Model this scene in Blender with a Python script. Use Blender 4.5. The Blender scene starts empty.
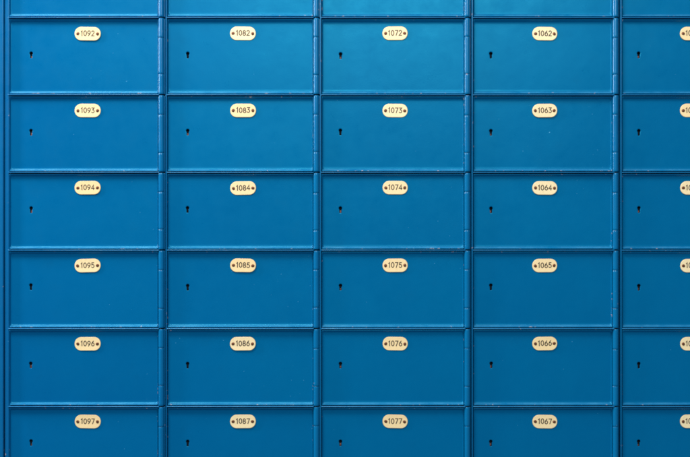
import bpy, bmesh, math, random
from mathutils import Vector
random.seed(1092)
S = 0.0014                      # metres per photograph pixel on the door plane
PI = math.pi
def X(px): return (px - 345.0) * S
def Z(py): return (228.5 - py) * S + 1.35
MM = 0.001

scene = bpy.context.scene
C = scene.collection
world = bpy.data.worlds.new("World"); scene.world = world; world.use_nodes = True
world.node_tree.nodes['Background'].inputs[0].default_value = (0.4, 0.75, 1.0, 1)
world.node_tree.nodes['Background'].inputs[1].default_value = 0.33

# ------------------------------------------------------------------ materials
def mat(name):
    m = bpy.data.materials.new(name); m.use_nodes = True
    nt = m.node_tree
    return m, nt, nt.nodes['Principled BSDF']
def node(nt, t, **kw):
    n = nt.nodes.new(t)
    for k, v in kw.items(): setattr(n, k, v)
    return n
def mathn(nt, op, a, b=None, clamp=False):
    n = node(nt, 'ShaderNodeMath', operation=op, use_clamp=clamp)
    for i, v in enumerate((a, b)):
        if v is None: continue
        if isinstance(v, (int, float)): n.inputs[i].default_value = v
        else: nt.links.new(v, n.inputs[i])
    return n.outputs[0]
def ramp(nt, src, a, b):
    n = node(nt, 'ShaderNodeMapRange'); n.inputs[1].default_value = a; n.inputs[2].default_value = b
    nt.links.new(src, n.inputs[0]); return n.outputs[0]
def noise(nt, vec, scale, detail=2.0, rough=0.5):
    n = node(nt, 'ShaderNodeTexNoise'); n.inputs['Scale'].default_value = scale
    n.inputs['Detail'].default_value = detail; n.inputs['Roughness'].default_value = rough
    nt.links.new(vec, n.inputs['Vector']); return n.outputs['Fac']
def mix(nt, fac, a, b):
    n = node(nt, 'ShaderNodeMix', data_type='RGBA')
    if isinstance(fac, (int, float)): n.inputs[0].default_value = fac
    else: nt.links.new(fac, n.inputs[0])
    for i, v in ((6, a), (7, b)):
        if isinstance(v, tuple): n.inputs[i].default_value = v
        else: nt.links.new(v, n.inputs[i])
    return n.outputs[2]

def blue_paint(name, base, rough=0.34, chips=1.0, tint=(.08, .80, 1, 1), spec=.5):
    m, nt, p = mat(name)
    g = node(nt, 'ShaderNodeNewGeometry').outputs['Position']
    big = noise(nt, g, 5.0, 3.0)
    st = node(nt, 'ShaderNodeMapping'); st.inputs['Scale'].default_value = (17, 17, 9)
    nt.links.new(g, st.inputs['Vector'])
    streak = noise(nt, st.outputs[0], 1.0, 4.0, 0.6)
    mottle = noise(nt, g, 160.0, 4.0, 0.65)
    oi = node(nt, 'ShaderNodeObjectInfo').outputs['Random']
    k = mathn(nt, 'ADD', mathn(nt, 'MULTIPLY', ramp(nt, big, .3, .7), .5), mathn(nt, 'MULTIPLY', oi, .5))
    lo = (base[0]*.9, base[1]*.92, base[2]*.95, 1); hi = (base[0]*1.1, base[1]*1.07, base[2]*1.04, 1)
    col = mix(nt, k, lo, hi)
    # faint fingermarks and wiped streaks
    col = mix(nt, mathn(nt, 'MULTIPLY', ramp(nt, streak, .5, .8), .20), col, (base[0], base[1]*1.35, base[2]*1.2, 1))
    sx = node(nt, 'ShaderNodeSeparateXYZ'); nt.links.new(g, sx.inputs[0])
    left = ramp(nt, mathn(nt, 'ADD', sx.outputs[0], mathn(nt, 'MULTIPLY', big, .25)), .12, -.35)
    col = mix(nt, mathn(nt, 'MULTIPLY', left, .4), col, (base[0], base[1]*.90, base[2]*1.10, 1))  # bluer light on the left side, put into the paint colour
    # dull handling marks
    smear = noise(nt, g, 38.0, 5.0, .7)
    col = mix(nt, mathn(nt, 'MULTIPLY', ramp(nt, smear, .56, .78), .22), col, (.0, base[1]*.62, base[2]*.72, 1))
    # dust on everything that faces up, also painting in the ledges' bright highlights
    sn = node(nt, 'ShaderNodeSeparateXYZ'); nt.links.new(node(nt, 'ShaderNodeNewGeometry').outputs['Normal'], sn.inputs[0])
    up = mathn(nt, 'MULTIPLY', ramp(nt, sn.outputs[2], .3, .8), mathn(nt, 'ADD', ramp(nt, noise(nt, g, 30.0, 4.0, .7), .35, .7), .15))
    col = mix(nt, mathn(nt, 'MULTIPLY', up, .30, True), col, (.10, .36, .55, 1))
    # tiny pale nicks anywhere
    nick = noise(nt, g, 420.0, 1.0)
    col = mix(nt, ramp(nt, nick, .81, .83), col, (.12, .38, .6, 1))
    # chips where the paint is worn along edges
    w = node(nt, 'ShaderNodeAttribute', attribute_name='wear').outputs['Fac']
    cn = mathn(nt, 'ADD', noise(nt, g, 190.0, 3.0, .6), mathn(nt, 'MULTIPLY', w, .116 * chips))
    loc = noise(nt, g, 14.0, 2.0)
    cn = mathn(nt, 'ADD', cn, mathn(nt, 'MULTIPLY', ramp(nt, loc, .45, .75), .10))
    chip = mathn(nt, 'MULTIPLY', ramp(nt, cn, .80, .84), ramp(nt, w, .15, .3))
    col = mix(nt, mathn(nt, 'MULTIPLY', chip, .75), col, (.46, .36, .36, 1))
    # darker in the creases, broken up by noise
    gr = node(nt, 'ShaderNodeAttribute', attribute_name='edge_dark').outputs['Fac']
    gf = mathn(nt, 'MULTIPLY', gr, mathn(nt, 'ADD', ramp(nt, mottle, .3, .7), .3), True)
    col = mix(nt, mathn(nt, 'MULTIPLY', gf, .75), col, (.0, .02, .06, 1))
    nt.links.new(col, p.inputs['Base Color'])
    nt.links.new(mathn(nt, 'ADD', mathn(nt, 'MULTIPLY', ramp(nt, smear, .3, .75), .16), rough - .06), p.inputs['Roughness'])
    p.inputs['Specular IOR Level'].default_value = spec
    p.inputs['Specular Tint'].default_value = tint
    b1 = node(nt, 'ShaderNodeBump'); b1.inputs['Strength'].default_value = .09; b1.inputs['Distance'].default_value = .0006
    nt.links.new(noise(nt, g, 700.0, 2.0), b1.inputs['Height'])
    b2 = node(nt, 'ShaderNodeBump'); b2.inputs['Strength'].default_value = .6; b2.inputs['Distance'].default_value = .0014
    nt.links.new(noise(nt, g, 11.0, 3.0), b2.inputs['Height']); nt.links.new(b1.outputs[0], b2.inputs['Normal'])
    nt.links.new(b2.outputs[0], p.inputs['Normal'])
    return m
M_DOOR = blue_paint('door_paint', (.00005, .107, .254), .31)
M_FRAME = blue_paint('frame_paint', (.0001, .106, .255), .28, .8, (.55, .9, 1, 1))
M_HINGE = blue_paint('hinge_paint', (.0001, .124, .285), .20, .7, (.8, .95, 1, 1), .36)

M_DARK, nt, p = mat('dark_interior')
p.inputs['Base Color'].default_value = (.004, .008, .016, 1); p.inputs['Roughness'].default_value = .9
g = node(nt, 'ShaderNodeNewGeometry').outputs['Position']
nt.links.new(mix(nt, noise(nt, g, 60), (.002, .005, .012, 1), (.008, .014, .024, 1)), p.inputs['Base Color'])

M_LOCK, nt, p = mat('rusty_lock_metal')
g = node(nt, 'ShaderNodeNewGeometry').outputs['Position']
nt.links.new(mix(nt, ramp(nt, noise(nt, g, 500, 3), .35, .65), (.03, .01, .01, 1), (.26, .085, .055, 1)), p.inputs['Base Color'])
p.inputs['Roughness'].default_value = .6

M_PLATE, nt, p = mat('cream_enamel')
g = node(nt, 'ShaderNodeNewGeometry').outputs['Position']
oi = node(nt, 'ShaderNodeObjectInfo').outputs['Random']
c = mix(nt, oi, (.97, .665, .325, 1), (.98, .73, .41, 1))
c = mix(nt, mathn(nt, 'MULTIPLY', ramp(nt, noise(nt, g, 300, 4, .6), .5, .75), .35), c, (.75, .50, .24, 1))
e = node(nt, 'ShaderNodeAttribute', attribute_name='edge_dark').outputs['Fac']
c = mix(nt, mathn(nt, 'MULTIPLY', e, .5), c, (.55, .33, .12, 1))  # rim shadow painted into the plate's edge colour
nt.links.new(c, p.inputs['Base Color']); p.inputs['Roughness'].default_value = .3
M_SCREW, nt, p = mat('rusty_screw')
g = node(nt, 'ShaderNodeNewGeometry').outputs['Position']
nt.links.new(mix(nt, ramp(nt, noise(nt, g, 900, 3), .3, .7), (.09, .025, .010, 1), (.24, .08, .028, 1)), p.inputs['Base Color'])
p.inputs['Roughness'].default_value = .45; p.inputs['Metallic'].default_value = .4
M_INK, nt, p = mat('engraved_digits')
g = node(nt, 'ShaderNodeNewGeometry').outputs['Position']
nt.links.new(mix(nt, noise(nt, g, 1500, 2), (.03, .018, .010, 1), (.09, .055, .03, 1)), p.inputs['Base Color'])
p.inputs['Roughness'].default_value = .7

# ------------------------------------------------------------------ helpers
def finish(name, bm, m, parent=None, loc=(0, 0, 0)):
    bmesh.ops.recalc_face_normals(bm, faces=bm.faces)
    me = bpy.data.meshes.new(name); bm.to_mesh(me); bm.free()
    me.materials.append(m)
    o = bpy.data.objects.new(name, me); C.objects.link(o); o.location = loc
    if parent: o.parent = parent
    return o
def rring(x0, x1, z0, z1, r, n=5):
    """rounded rectangle in the XZ plane, counter clockwise"""
    r = max(r, 1e-5); pts = []
    for cx, cz, a0 in ((x1-r, z0+r, -PI/2), (x1-r, z1-r, 0), (x0+r, z1-r, PI/2), (x0+r, z0+r, PI)):
        for i in range(n+1):
            a = a0 + PI/2*i/n
            pts.append((cx + r*math.cos(a), cz + r*math.sin(a)))
    return pts
def layers(bm):
    return bm.verts.layers.float.new('wear'), bm.verts.layers.float.new('edge_dark')
def rings(bm, ringlist, lw, lg):
    """ringlist: (points, y, wear, grime); returns list of vert loops, bridged"""
    vs = []
    for pts, y, w, g in ringlist:
        row = []
        for x, z in pts:
            v = bm.verts.new((x, y, z)); v[lw] = w; v[lg] = g; row.append(v)
        vs.append(row)
    for a, b in zip(vs, vs[1:]):
        n = len(a)
        for i in range(n):
            f = bm.faces.new((a[i], a[(i+1) % n], b[(i+1) % n], b[i])); f.smooth = True
    return vs
def box(bm, x0, x1, y0, y1, z0, z1, bev=0.0004, lw=None, lg=None):
    """box with a rounded front (towards -y) rim"""
    b = min(bev, (x1-x0)*.45, (z1-z0)*.45)
    L = [(rring(x0, x1, z0, z1, b*.6, 2), y1, .3, .6), (rring(x0, x1, z0, z1, b*.6, 2), y0+b, .5, 0),
         (rring(x0+b*.3, x1-b*.3, z0+b*.3, z1-b*.3, b*.5, 2), y0+b*.3, 1, 0),
         (rring(x0+b, x1-b, z0+b, z1-b, b*.3, 2), y0, .6, 0)]
    vs = rings(bm, L, lw, lg)
    bm.faces.new(vs[-1]); bm.faces.new(vs[0][::-1])

# ------------------------------------------------------------------ the grid, read off the photograph
PART = [9.0, 166.7, 320.7, 472.0, 620.5, 767.0]           # partition lines (px)
RAIL = [-59.5, 18.3, 95.3, 172.6, 250.1, 328.3, 406.0, 483.8]
BARREL = [161.5, 316.2, 466.8, 614.8, 761.5]
PLATE = [87.7, 243.1, 395.1, 544.6, 692.3]
PLATEW = [26.4, 26.1, 25.5, 25.2, 25.0]
KEY = [31.0, 187.6, 340.6, 491.0, 638.8]
TENS = [9, 8, 7, 6, 5]

# ------------------------------------------------------------------ cabinet
cab = bpy.data.objects.new('locker_cabinet', None); C.objects.link(cab)
cab.location = (X(345), 0.03, Z(483.8))
cab['label'] = 'blue painted steel cabinet frame that holds the rows of numbered lockers'
cab['category'] = 'cabinet'
def cabpart(name, bm, m=M_FRAME):
    o = finish(name, bm, m); o.parent = cab; o.matrix_parent_inverse.identity()
    o.location = -Vector(cab.location); return o
bm = bmesh.new(); lw, lg = layers(bm)
box(bm, X(-60), X(800), .055, .06, Z(500), Z(-75), .0004, lw, lg)
cabpart('back_panel', bm, M_DARK)
ZB, ZT = Z(484.6), Z(-60)
# plain side panel left of the lockers, then the first upright
bm = bmesh.new(); lw, lg = layers(bm)
box(bm, X(-60), X(3.9), -.0022, .05, ZB, ZT, .0012, lw, lg); cabpart('side_panel', bm)
bm = bmesh.new(); lw, lg = layers(bm)
box(bm, X(5.1), X(9.35), -.0012, .05, ZB, ZT, .0009, lw, lg); cabpart('upright', bm)
for px in PART[1:]:
    bm = bmesh.new(); lw, lg = layers(bm)
    box(bm, X(px-.72), X(px+.72), -.0038, .05, ZB, ZT, .0007, lw, lg); cabpart('upright', bm)
for ci in range(5):
    for ry in RAIL:
        bm = bmesh.new(); lw, lg = layers(bm)
        x0 = PART[ci] + (.74 if ci else .37)
        j = random.uniform(-.08, .08)
        box(bm, X(x0), X(PART[ci+1]-6.9 if ci < 5 else 0), -.0058, .05, Z(ry+.6+j), Z(ry-.50+j), .0006, lw, lg)
        cabpart('shelf_rail', bm)
        # behind the hinge the shelf runs on, set back
        bm = bmesh.new(); lw, lg = layers(bm)
        box(bm, X(PART[ci+1]-6.88), X(PART[ci+1]-.76), .0034, .05, Z(ry+.5), Z(ry-.45), .0005, lw, lg)
        cabpart('shelf_end', bm)

# ------------------------------------------------------------------ digits (single-stroke engraved)
def arc(cx, cy, rx, ry, a0, a1, n=10):
    return [(cx+rx*math.cos(math.radians(a0+(a1-a0)*i/n)), cy+ry*math.sin(math.radians(a0+(a1-a0)*i/n))) for i in range(n+1)]
GL = {
 '0': [arc(.30, .5, .27, .5, 90, 450, 20)],
 '1': [[(.10, .80), (.30, 1.0), (.30, 0)]],
 '2': [arc(.29, .73, .25, .27, 165, -35, 10) + [(.04, 0), (.56, 0)]],
 '3': [[(.05, 1.0), (.53, 1.0), (.27, .60)] + arc(.27, .30, .27, .30, 85, -150, 12)],
 '4': [[(.44, 0), (.44, 1.0), (.02, .28), (.60, .28)]],
 '5': [[(.52, 1.0), (.13, 1.0), (.09, .57)] + arc(.28, .32, .27, .32, 110, -150, 12)],
 '6': [[(.42, 1.0), (.22, .76)] + arc(.30, .31, .26, .31, 165, 500, 16)],
 '7': [[(.03, 1.0), (.57, 1.0), (.22, 0)]],
 '8': [arc(.30, .75, .21, .25, 90, 450, 16), arc(.30, .25, .26, .25, 90, 450, 16)],
 '9': [[(.18, 0), (.38, .24)] + arc(.30, .69, .26, .31, -15, 320, 16)],
}
ADV = {'1': .56, '0': .80, '2': .80, '3': .78, '4': .80, '5': .80, '6': .80, '7': .80, '8': .80, '9': .80}
def ribbon(bm, pts, w, y):
    L = []; R = []
    n = len(pts); closed = (Vector(pts[0]) - Vector(pts[-1])).length < 1e-6
    if closed: pts = pts[:-1]; n -= 1
    for i in range(n):
        p = Vector(pts[i])
        a = Vector(pts[(i-1) % n]) if (closed or i) else None
        b = Vector(pts[(i+1) % n]) if (closed or i < n-1) else None
        d1 = (p-a).normalized() if a is not None else (b-p).normalized()
        d2 = (b-p).normalized() if b is not None else d1
        t = (d1+d2)
        if t.length < 1e-4: t = d1
        t.normalize(); nn = Vector((-t.y, t.x))
        k = min(1/max(nn.dot(Vector((-d1.y, d1.x))), .35), 2.2)
        if not closed and i == 0: p = p - t*w*.35
        if not closed and i == n-1: p = p + t*w*.35
        L.append(bm.verts.new((p.x+nn.x*w/2*k, y, p.y+nn.y*w/2*k)))
        R.append(bm.verts.new((p.x-nn.x*w/2*k, y, p.y-nn.y*w/2*k)))
    for i in range(n if closed else n-1):
        j = (i+1) % n
        bm.faces.new((L[i], L[j], R[j], R[i]))
def digits_mesh(txt, h, y):
    bm = bmesh.new(); tot = sum(ADV[c] for c in txt) - .22
    x = -tot/2
    for c in txt:
        ox = x - (.08 if c == '1' else 0)
        dz = random.uniform(-.03, .03)
        for k, st in enumerate(GL[c]):
            ribbon(bm, [((ox+px)*h, (pz-.5+dz)*h) for px, pz in st], h*.18, y - k*.00002)
        x += ADV[c]
    return bm

# ------------------------------------------------------------------ one locker
def door_mesh(w, h, kx, kz):
    """origin at the door's bottom left, front panel at y=0"""
    bm = bmesh.new(); lw, lg = layers(bm)
    m = MM
    prof = [(0, 14*m, 0, .6), (0, -2.0*m, .25, .9), (.15*m, -3.0*m, .7, .1), (.5*m, -3.4*m, 1, 0), (.95*m, -3.4*m, .9, 0),
            (1.35*m, -3.1*m, .5, 0), (2.1*m, -1.9*m, .25, 0), (2.9*m, -.75*m, .1, .15), (3.5*m, -.18*m, .0, .25), (4.2*m, 0, 0, .0), (7*m, 0, 0, 0)]
    rl = []
    for d, y, we, gr in prof:
        dx = d*.28
        r = .5*m + max(0, min(d, 3.5*m))*.6
        rl.append((rring(dx, w-dx, d, h-d, r, 5), y, we, gr))
    vs = rings(bm, rl, lw, lg)
    for row in vs:                      # the lower hinge corner takes the knocks
        for v in row:
            q = math.hypot(v.co.x-w, v.co.z)
            if q < 12*m and v[lw] > .05: v[lw] += .75*random.random()
            q = math.hypot(v.co.x, v.co.z)
            if q < 8*m and v[lw] > .05: v[lw] += .4*random.random()
    # keyhole outline : round eye with a slot below
    R_, sw, sl = 2.35*m, 1.55*m, 6.8*m
    a0 = math.asin(sw/R_)
    kp = []
    n = 18
    for i in range(n+1):
        a = -PI/2 + a0 + (2*PI-2*a0)*i/n
        kp.append((kx + R_*math.cos(a), kz + R_*math.sin(a)))
    kp += [(kx-sw*.95, kz-sl+.5*m), (kx-sw*.5, kz-sl), (kx+sw*.5, kz-sl), (kx+sw*.95, kz-sl+.5*m)]
    def off(pts, d):
        c = Vector((kx, kz-1.6*m)); out = []
        for q in pts:
            v = Vector(q)-c; out.append(tuple(c + v*(1+d/v.length)))
        return out
    kr = rings(bm, [(off(kp, 1.4*m), 0, 0, 0), (off(kp, .35*m), 0, .6, .2), (kp, .22*m, .9, .5), (kp, 1.6*m, .3, 1)], lw, lg)
    edges = []
    for loop in (vs[-1], kr[0]):
        for i in range(len(loop)):
            edges.append(bm.edges.get((loop[i], loop[(i+1) % len(loop)])))
    bmesh.ops.triangle_fill(bm, use_beauty=True, use_dissolve=False, edges=edges)
    return bm
def barrel_mesh(z0, z1, r, lw_=None):
    bm = bmesh.new(); lw, lg = layers(bm); n = 28
    rows = []
    for z, rr, we, gr in ((z0, r*.86, .3, .9), (z0+.00012, r*.96, .8, .7), (z0+.0004, r, .9, .1), (z0+.003, r, .3, 0),
                      (z1-.003, r, .3, 0), (z1-.0004, r, .9, .1), (z1-.00012, r*.96, .8, .7), (z1, r*.86, .3, .9)):
        row = []
        for i in range(n):
            a = 2*PI*i/n; v = bm.verts.new((rr*math.cos(a), rr*math.sin(a), z)); v[lw] = we; v[lg] = gr; row.append(v)
        rows.append(row)
    for a, b in zip(rows, rows[1:]):
        for i in range(n):
            f = bm.faces.new((a[i], a[(i+1) % n], b[(i+1) % n], b[i])); f.smooth = True
    bm.faces.new(rows[0][::-1]); bm.faces.new(rows[-1])
    return bm
def screw_mesh():
    bm = bmesh.new(); R_ = 2.1*MM; hh = .75*MM; sw = .26*MM; n = 14
    for s in (-1, 1):
        prev = None
        for k in range(5):
            t = k/4; rr = R_*math.cos(t*PI/2*.97); y = -hh*math.sin(t*PI/2)
            row = []
            for i in range(n+1):
                a = PI*i/n; x = rr*math.cos(a); z = max(rr*math.sin(a), 0) + sw
                row.append(bm.verts.new((x, y, s*z)))
            if k == 0: row0 = [bm.verts.new((v.co.x, .0002, v.co.z)) for v in row]; 
            if k == 0:
                for i in range(n): bm.faces.new((row0[i], row0[i+1], row[i+1], row[i]))
                bm.faces.new((row0[0], row0[n], row[n], row[0]))
            else:
                for i in range(n):
                    f = bm.faces.new((prev[i], prev[i+1], row[i+1], row[i])); f.smooth = True
                bm.faces.new((prev[0], prev[n], row[n], row[0]))
            prev = row
    # floor of the slot
    vs = [bm.verts.new(v) for v in ((-R_*.9, -.25*MM, -sw*1.2), (R_*.9, -.25*MM, -sw*1.2), (R_*.9, -.25*MM, sw*1.2), (-R_*.9, -.25*MM, sw*1.2))]
    bm.faces.new(vs)
    return bm
def plate_mesh(w, h):
    bm = bmesh.new(); lw, lg = layers(bm); r = h*.485; t = 1.1*MM
    L = []
    for d, y, g in ((0, .1*MM, 1), (0, -t+.35*MM, .9), (.15*MM, -t+.12*MM, .8), (.45*MM, -t, .25), (.9*MM, -t, 0)):
        L.append((rring(-w/2+d, w/2-d, -h/2+d, h/2-d, r-d, 9), y, 0, g))
    vs = rings(bm, L, lw, lg); bm.faces.new(vs[-1])
    return bm

screw_me = None
rowpos = ['top row, partly out of view', 'second row', 'third row', 'fourth row', 'fifth row', 'sixth row', 'bottom row']
colword = ['leftmost column', 'second column', 'middle column', 'fourth column', 'rightmost column']
for ci in range(5):
    for ri in range(7):
        px0 = PART[ci] + (1.0 if ci else .9) + .35
        pxb = BARREL[ci]
        px1 = pxb - 3.25
        py0 = RAIL[ri] + 1.35; py1 = RAIL[ri+1] - 1.15
        x0, x1, z0, z1 = X(px0), X(px1), Z(py1), Z(py0)
        w, h = x1-x0, z1-z0
        num = '10%d%d' % (TENS[ci], ri+1)
        root = bpy.data.objects.new('locker', None); C.objects.link(root)
        root.location = ((x0+x1)/2, 0, z0)
        root['category'] = 'locker'; root['group'] = 'blue lockers in the cabinet'
        if ri == 0:
            root['label'] = 'blue locker in the cut off top strip, directly above the locker numbered 10%d2' % TENS[ci] if ci < 4 else \
                'blue locker in the cut off top strip, at the right edge of the photo'
        elif ci < 4:
            root['label'] = 'blue steel locker with cream oval plate numbered %s' % num
        else:
            ordw = ['topmost', 'second from top', 'third from top', 'third from bottom', 'second from bottom', 'bottom'][ri-1]
            root['label'] = 'blue locker cut by the right edge, beside locker 106%d, its plate showing only 10' % (ri+1)
        # swing of the door on its hinge, a hair different for every door
        kx, kz = X(KEY[ci]) - x0 + random.uniform(-.3, .3)*MM, h - ((36.3 if 1 else 0) - 1.35 + random.uniform(-.4, .4) - .9)*S
        door = finish('door', door_mesh(w, h, kx, kz), M_DOOR, root, (-w/2, 0, 0))
        door.rotation_euler = (math.radians(random.uniform(-.35, .35)), math.radians(random.uniform(-.05, .05)), math.radians(random.uniform(-.2, .2)))
        # lock case behind the keyhole
        bm = bmesh.new(); lw, lg = layers(bm)
        box(bm, kx-9*MM, kx+9*MM, 6.5*MM, 12*MM, kz-13*MM, kz+11*MM, .0005, lw, lg)
        lock = finish('lock_case', bm, M_DARK, door)
        if random.random() < .75:
            bm = bmesh.new(); lw, lg = layers(bm)
            a = random.uniform(-.3, .3)*MM
            box(bm, kx+a-1.1*MM, kx+a+1.0*MM, 2.6*MM, 5*MM, kz-6.8*MM, kz-random.uniform(2.4, 4.2)*MM, .0004, lw, lg)
            finish('lock_lever', bm, M_LOCK, door)
        # number plate with two screws and stamped digits
        pw, ph = PLATEW[ci]*S*.985, 13.6*S
        pz = -(RAIL[ri] + 15.35 + random.uniform(-.25, .25) - py1)*S
        pl = finish('number_plate', plate_mesh(pw, ph), M_PLATE, root, (X(PLATE[ci])+random.uniform(-.3, .3)*MM-(x0+x1)/2, 0, pz))
        pl.rotation_euler = (0, math.radians(random.uniform(-1.4, 1.4)), 0)
        for s in (-1, 1):
            if screw_me is None:
                sc = finish('screw', screw_mesh(), M_SCREW, pl); screw_me = sc.data
            else:
                sc = bpy.data.objects.new('screw', screw_me); C.objects.link(sc); sc.parent = pl
            sc.location = (s*(pw*.378)+random.uniform(-.25, .25)*MM, -1.1*MM, random.uniform(-.2, .2)*MM-.2*MM)
            sc.rotation_euler = (0, random.uniform(0, PI), 0)
        dg = finish('number', digits_mesh(num, 4.85*S, 0), M_INK, pl, (0, -1.16*MM, .5*MM))
        # hinge: leaf and pin, with three knuckles
        hx = X(pxb) - (x0+x1)/2; hz0 = (py1 - (RAIL[ri+1] - .75))*S; hz1 = (py1 - (RAIL[ri]+.45))*S
        bm = bmesh.new(); lw, lg = layers(bm)
        box(bm, -3.3*MM, 2.38*MM, .4*MM, 12*MM, hz0+.4*MM, hz1-.4*MM, .0005, lw, lg)
        box(bm, 2.4*MM, 5.2*MM, -1.3*MM, 12.2*MM, hz0+.2*MM, hz1-.2*MM, .0006, lw, lg)
        hg = finish('hinge', bm, M_FRAME, root, (hx, 0, 0))
        L = hz1-hz0; a, b = hz0+L*random.uniform(.245, .265), hz0+L*random.uniform(.735, .755)
        for q0, q1 in ((hz0, a-.06*MM), (a+.06*MM, b-.06*MM), (b+.06*MM, hz1)):
            kn = finish('knuckle', barrel_mesh(q0, q1, 4.0*MM), M_HINGE, hg, (random.uniform(-.06, .06)*MM, -1.9*MM+random.uniform(-.08, .08)*MM, 0))

# ------------------------------------------------------------------ lights
def area(name, loc, target, sx, sy, power, col):
    l = bpy.data.lights.new(name, 'AREA'); l.shape = 'RECTANGLE'; l.size = sx; l.size_y = sy; l.energy = power; l.color = col
    o = bpy.data.objects.new(name, l); C.objects.link(o); o.location = loc
    d = Vector(target) - Vector(loc); o.rotation_euler = d.to_track_quat('-Z', 'Y').to_euler(); return o
area('ceiling_lamp', (-.60, -.85, 1.35+1.50), (-.05, 0, 1.35), .9, .3, 37, (1.0, .97, .92))
area('room_fill', (.15, -2.6, 1.35+1.25), (0, 0, 1.35), 1.5, .9, 41, (.95, .98, 1.0))
area('side_window', (-1.5, -.22, 1.35+.72), (0, -.1, 1.35+.2), .12, .8, 24, (.9, .96, 1.0))

# ------------------------------------------------------------------ camera
cd = bpy.data.cameras.new('camera'); cam = bpy.data.objects.new('camera', cd); C.objects.link(cam)
cd.sensor_width = 36; cd.lens = 50; cd.clip_end = 50; cd.clip_start = .01
cam.location = (0, -690*S*50/36, 1.35); cam.rotation_euler = (PI/2, 0, 0)
scene.camera = cam
scene.view_settings.view_transform = 'Standard'; scene.view_settings.look = 'None'; scene.view_settings.exposure = 0
scene.cycles.filter_width = 1.8
scene.render.resolution_x = 1024; scene.render.resolution_y = 678
